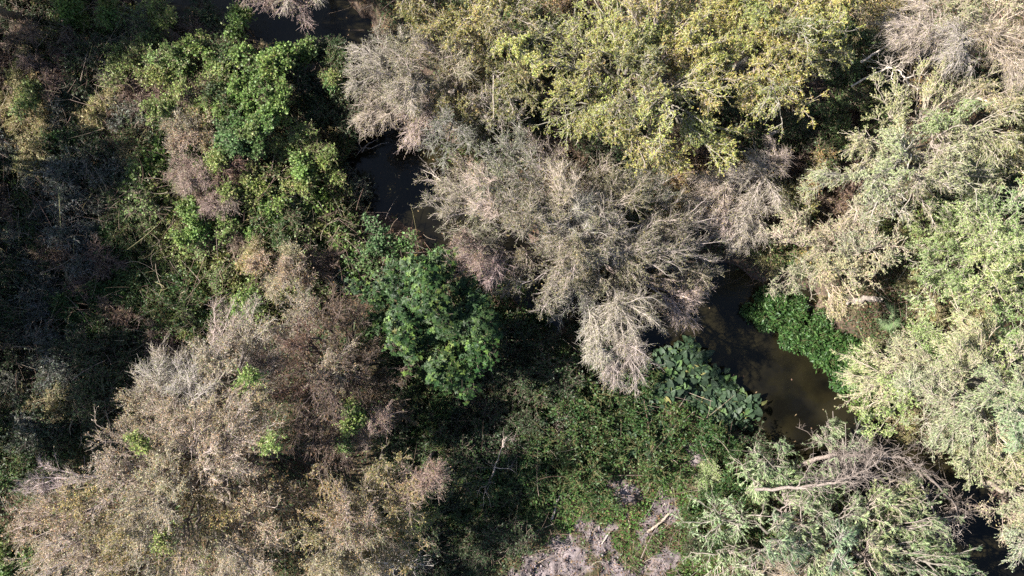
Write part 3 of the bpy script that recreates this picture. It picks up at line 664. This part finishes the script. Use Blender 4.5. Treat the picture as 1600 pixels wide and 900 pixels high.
# --- fan palm on the bare patch of the right bank
def palm(px, py, seed, label):
    rg = np.random.default_rng(seed); g = ground_at(px, py)
    root = thing('fan_palm', g, label, 'palm')
    a = Acc(); s = np.linspace(0, 1, 5)
    a.tubes(np.stack([np.zeros(5), np.zeros(5), s * .35 - .05], 1)[None], np.full((1, 5), .08), np.array([(.16, .12, .08)]), 8); a.build('trunk', M_BARK, root)
    for k in range(5):
        f = Acc(); az = -1.9 + k * .62 + rg.uniform(-.3, .3); d = np.array((math.cos(az), math.sin(az), .35))
        end = np.array((0, 0, .3)) + d * rg.uniform(.2, .5)
        f.tubes(np.stack([np.array((0, 0, .3)) * (1 - t) + end * t for t in np.linspace(0, 1, 4)])[None], np.full((1, 4), .012), np.array([(.2, .26, .12)]), 4)
        m = 18; an = np.linspace(-1.5, 1.5, m)
        side = nrm(np.cross(d, (0, 0, 1)))
        dd = np.cos(an)[:, None] * nrm(d * (1, 1, .2)) + np.sin(an)[:, None] * side
        f.leaves(np.tile(end, (m, 1)), dd, np.tile((0, 0, 1.0), (m, 1)), rg.uniform(.28, .46, m), np.full(m, .035), pick([(1, (.19, .25, .13)), (1, (.12, .18, .08))], m, rg), .1, .12)
        f.build('frond', M_GLOSS, root)
    return root
palm(1375, 490, 601, 'small fan palm with pale green fronds on the bare right bank')

# ------------------------------------------------------------------ dead wood
def dead(name, label, line, r0, r1, seed, shoots=0, twigs=0, bark=(.40, .34, .30), cat='log', sl=(.4, 1.2), part='branch', stem='trunk'):
    """a fallen or leaning limb along (px, py, height above the datum) with side shoots"""
    rg = np.random.default_rng(seed)
    P = np.array([at(*p) for p in line]); n = max(12, 4 * len(P))
    t = np.linspace(0, len(P) - 1, n); pts = np.stack([np.interp(t, range(len(P)), P[:, i]) for i in range(3)], 1)
    pts[1:-1] = (pts[:-2] + 2 * pts[1:-1] + pts[2:]) / 4; pts[1:-1] += rg.normal(size=(n - 2, 3)) * r0 * .35
    root = thing(name, pts[0], label, cat)
    a = Acc(); a.tubes(pts[None], np.linspace(r0, r1, n)[None] * rg.uniform(.9, 1.1, (1, n)), np.array([bark]), 9)
    a.build(stem, M_BARK, root, pts[0])
    if shoots:
        B = children(pts[None], shoots, .2, .6, sl, 7, .1, .15, 0, rg)
        for q in range(shoots):
            b = Acc(); Q = B[q:q + 1]
            b.tubes(Q, np.linspace(1, .35, 7)[None] * rg.uniform(.012, .03), np.array([bark]) * rg.uniform(.85, 1.2), 5)
            if twigs:
                E = children(Q, twigs, .2, .6, (.2, .7), 5, .1, .1, 0, rg); b.tubes(E, np.linspace(1, .5, 5)[None] * rg.uniform(.006, .012, (len(E), 1)), np.array(bark) * rg.uniform(.8, 1.25, (len(E), 1)), 3)
                G = children(E, 4, .2, .6, (.12, .4), 3, .1, .1, 0, rg); b.tubes(G, np.linspace(1, .6, 3)[None] * rg.uniform(.004, .007, (len(G), 1)), np.array(bark) * rg.uniform(.8, 1.25, (len(G), 1)), 3)
            b.build(part, M_TWIG, root, pts[0])
    return root
dead('fallen_tree', 'thick grey dead trunk bridging the creek above the willow', [(1235, 735, 1.6), (1275, 716, 2.4), (1310, 708, 2.9), (1350, 712, 3.3), (1400, 712, 3.6), (1440, 735, 3.4), (1480, 775, 2.8), (1500, 800, 2.2)], .085, .025, 610, 28, 7, (.22, .18, .155))
dead('fallen_tree', 'long dead limb lying across the top of the willow crown', [(1180, 765, 3.6), (1240, 762, 4.0), (1300, 755, 4.4), (1345, 738, 4.4), (1375, 720, 4.2)], .06, .025, 611, 26, 7, (.24, .20, .175))
dead('dead_branch', 'bare branch fan dropping from the fallen trunk to the narrow creek', [(1420, 715, 3.5), (1440, 760, 3.0), (1465, 810, 2.4), (1480, 840, 1.8)], .05, .015, 612, 16, 5, cat='branch', part='twig', stem='limb')
dead('dead_branch', 'long pale branch across the green understory in the upper right', [(1345, 97, 2.6), (1375, 78, 2.8), (1400, 62, 3.0), (1430, 50, 3.2)], .04, .02, 613, 8, 3, (.48, .42, .36), cat='branch', part='twig', stem='limb')
dead('dead_branch', 'hooked pale branch reaching from the sage tree', [(1330, 135, 2.4), (1360, 118, 2.7), (1390, 105, 3.0), (1408, 112, 3.2), (1420, 135, 3.4)], .035, .015, 614, 10, 3, (.48, .42, .36), cat='branch', part='twig', stem='limb')
dead('leaning_sapling', 'thin pale leaning dead sapling in the dark clearing', [(748, 800, .1), (765, 755, .9), (775, 725, 1.5), (788, 690, 2.0)], .03, .008, 615, 7, 2, (.36, .30, .26), cat='sapling', stem='stem')
dead('fallen_branch', 'grey stick lying on the grass above the bare soil', [(862, 812, .12), (870, 785, .15), (880, 755, .15), (893, 700, .25)], .045, .015, 616, 4, 0, cat='stick', part='twig', stem='limb')
dead('fallen_branch', 'short broken stick on the grass beside the long grey stick', [(884, 758, .16), (897, 738, .18)], .03, .02, 617, bark=(.40, .32, .22), cat='stick', stem='limb')
dead('fallen_branch', 'pale short log lying on the sunlit bare soil', [(1012, 832, .1), (1030, 818, .12), (1046, 802, .14)], .05, .04, 618, bark=(.33, .27, .215), cat='log', stem='limb')
dead('fallen_branch', 'thin grey stick at the upper edge of the bare soil', [(940, 850, .1), (955, 828, .14)], .02, .012, 619, bark=(.42, .38, .33), cat='stick', stem='limb')
dead('fallen_log', 'whitish weathered log beside the fan palm', [(1322, 472, .15), (1350, 468, .2), (1378, 470, .15)], .13, .09, 620, bark=(.34, .29, .25), cat='log')
dead('fallen_log', 'pale leaning log under the bare grey tree', [(1180, 222, .3), (1200, 212, .9), (1216, 205, 1.2)], .09, .06, 621, bark=(.46, .40, .34), cat='log')
dead('dead_branch', 'crooked pale branch on the dark pool edge', [(555, 245, -.9), (566, 232, -.7), (575, 226, -.6)], .02, .01, 622, 4, 0, (.36, .31, .28), cat='branch', part='twig', stem='limb')
dead('dead_branch', 'bent grey branch dipping into the second dark pool', [(690, 282, .6), (678, 275, -.2), (668, 262, -.9)], .025, .012, 623, 5, 2, (.38, .33, .29), cat='branch', part='twig', stem='limb')
dead('fallen_branch', 'brown rotten branch near the top left corner', [(-10, 35, .3), (20, 60, .4), (45, 85, .3)], .08, .05, 624, 6, 2, (.34, .25, .21), cat='branch', part='twig', stem='limb')
dead('fallen_branch', 'white forked branch on the brush at the bottom edge', [(585, 878, 1.6), (620, 880, 1.7), (655, 876, 1.6)], .03, .015, 625, 8, 3, (.5, .45, .4), cat='branch', part='twig', stem='limb')

# ------------------------------------------------------------------ what nobody could count: litter, weeds, grass, twigs
def spread(n, keep, seed, ext=(22, 13)):
    rg = np.random.default_rng(seed)
    x = rg.uniform(-ext[0], ext[0], n); y = rg.uniform(-ext[1], ext[1], n)
    d = creek_d(x, y)
    k = rg.random(n) < keep(x, y, d)
    return x[k], y[k], rg
def stuff(name, acc, m): return tag(acc.build(name, m), kind='stuff')
GRASS = [(960, 800, 60), (1030, 760, 50), (880, 800, 60), (900, 770, 80), (860, 720, 70), (1000, 830, 70), (1050, 700, 60), (1080, 860, 60), (800, 780, 80), (940, 720, 70), (1060, 780, 60), (1020, 740, 60)]
def grassy(x, y): return np.clip(blob(x, y, GRASS) + (NZ[6](x, y, 1.3) - .5) * .8, 0, 1)

x, y, rg = spread(170000, lambda x, y, d: np.clip((d + .25) * 2, 0, 1) * (1 - .6 * soil_mask(x, y)) * (.35 + .65 * NZ[5](x, y, .8)), 701)
n = len(x); a = Acc()
a.leaves(np.stack([x, y, ground_z(x, y) + rg.uniform(.005, .05, n)], 1), rg.normal(size=(n, 3)) * (1, 1, .25), nrm(rg.normal(size=(n, 3)) * .3 + (0, 0, 1.0)), rg.uniform(.05, .13, n), rg.uniform(.03, .06, n),
         pick([(4, (.14, .085, .05)), (3, (.20, .13, .08)), (2, (.09, .055, .04)), (1, (.28, .19, .11)), (.5, (.20, .12, .06))], n, rg))
stuff('leaf_litter', a, M_DRY)

def shade_green(x, y): return np.clip(.25 + .9 * (NZ[2](x, y, .45) - .35), 0.05, 1)
x, y, rg = spread(420000, lambda x, y, d: np.clip((d - .1) * 2, 0, 1) * (1 - .95 * soil_mask(x, y)) * np.clip(shade_green(x, y) + .25 * grassy(x, y), 0, 1), 702)
n = len(x); a = Acc(); hgt = rg.uniform(.03, .38, n) ** 1.2
gr = grassy(x, y)[:, None]
pal = pick([(4, (.045, .085, .028)), (3, (.07, .115, .04)), (1, (.11, .16, .05)), (1, (.035, .055, .025)), (1, (.12, .10, .05))], n, rg) * (1 - gr) + pick([(3, (.06, .14, .028)), (2, (.09, .19, .035)), (1, (.15, .23, .05))], n, rg) * gr
a.leaves(np.stack([x, y, ground_z(x, y) + hgt], 1), rg.normal(size=(n, 3)) * (1, 1, .4), nrm(rg.normal(size=(n, 3)) * .45 + (0, 0, 1.0)), rg.uniform(.05, .14, n), rg.uniform(.03, .065, n), pal)
stuff('ground_cover', a, M_LEAF)

x, y, rg = spread(420000, lambda x, y, d: np.clip((d - .1) * 2, 0, 1) * np.clip(1 - 1.6 * soil_mask(x, y), .02, 1) * np.clip(grassy(x, y) + .06, 0, 1), 703)
n = len(x); a = Acc()
a.leaves(np.stack([x, y, ground_z(x, y) - .01], 1), nrm(rg.normal(size=(n, 3)) * (.7, .7, .1) + (0, 0, .8)), nrm(rg.normal(size=(n, 3))), rg.uniform(.08, .24, n), rg.uniform(.008, .018, n),
         pick([(4, (.07, .17, .03)), (3, (.11, .24, .04)), (1, (.19, .26, .07)), (.5, (.26, .22, .10))], n, rg), .1, .3)
stuff('grass', a, M_LEAF)

x, y, rg = spread(14000, lambda x, y, d: np.clip((d + .1) * 2, 0, 1) * (1 - .8 * soil_mask(x, y)) * (.3 + .7 * NZ[7](x, y, .5)) * (1 - .75 * grassy(x, y)), 704)
n = len(x); a = Acc()
d0 = nrm(rg.normal(size=(n, 3)) * (1, 1, .2)); ln = rg.uniform(.25, 1.5, n)
s = np.linspace(0, 1, 6)[None, :, None]
P = np.stack([x, y, ground_z(x, y) + rg.uniform(.02, .5, n)], 1)[:, None] + ln[:, None, None] * (d0[:, None] * s + rg.normal(size=(n, 1, 3)) * .25 * s * s)
a.tubes(P, np.linspace(1, .4, 6)[None] * rg.uniform(.005, .016, (n, 1)), pick([(3, (.26, .19, .15)), (2, (.36, .30, .25)), (2, (.15, .10, .08))], n, rg), 3)
stuff('fallen_twigs', a, M_TWIG)

x, y, rg = spread(60000, lambda x, y, d: np.clip(d, 0, 1) * (.03 + .75 * (x < -5.5) * (y > -6 - .45 * (x + 12)) * NZ[6](x, y, .6)), 708)
n = len(x); a = Acc()
d0 = nrm(rg.normal(size=(n, 3)) * (1, 1, .35)); ln = rg.uniform(.25, 1.2, n)
P = np.stack([x, y, ground_z(x, y) + rg.uniform(.1, 1.5, n) ** 1.3], 1)[:, None] + ln[:, None, None] * (d0[:, None] * s + rg.normal(size=(n, 1, 3)) * .3 * s * s)
a.tubes(P, np.linspace(1, .5, 6)[None] * rg.uniform(.004, .011, (n, 1)), pick([(3, (.24, .175, .14)), (2, (.34, .28, .22)), (2, (.13, .09, .07)), (1, (.26, .24, .12))], n, rg), 3)
stuff('dry_undergrowth', a, M_TWIG)

x, y, rg = spread(260000, lambda x, y, d: soil_mask(x, y) * np.clip(NZ[7](x, y, 2.0) * 1.6 - .25, 0, 1) * .6, 705, (12, 12))
n = len(x); a = Acc(); sz = .012 + .06 * rg.random(n) ** 3
cube = np.array([(-1, -1, -1), (1, -1, -1), (1, 1, -1), (-1, 1, -1), (-1, -1, 1), (1, -1, 1), (1, 1, 1), (-1, 1, 1)], float) * .6
Vc = cube[None] * sz[:, None, None] * rg.uniform(.6, 1.3, (n, 8, 3)) + np.stack([x, y, ground_z(x, y)], 1)[:, None]
fq = np.array([(0, 3, 2, 1), (4, 5, 6, 7), (0, 1, 5, 4), (1, 2, 6, 5), (2, 3, 7, 6), (3, 0, 4, 7)])
a.raw(Vc, np.arange(n)[:, None, None] * 8 + fq[None], np.repeat(pick([(3, (.18, .145, .145)), (1, (.26, .22, .205)), (1, (.11, .085, .085))], n, rg), 8, 0))
stuff('soil_crumbs', a, M_SOIL)

x, y, rg = spread(30000, lambda x, y, d: (d < -.05) * (.02 + .30 * np.clip(blob(x, y, [(620, 270, 60), (590, 230, 40)]), 0, 1) + .06 * np.clip(1 + d * 1.5, 0, 1)), 706)
n = len(x); a = Acc()
a.leaves(np.stack([x, y, np.full(n, WATER_Z + .012)], 1), rg.normal(size=(n, 3)) * (1, 1, .02), np.tile((0, 0, 1.0), (n, 1)), rg.uniform(.05, .12, n), rg.uniform(.03, .06, n), pick([(3, (.30, .22, .13)), (2, (.18, .12, .08)), (1, (.36, .32, .16))], n, rg), .05, .05)
stuff('floating_leaves', a, M_DRY)
print('faces', sum(len(o.data.polygons) for o in SC.objects if o.type == 'MESH'), 'objects', len(SC.objects))
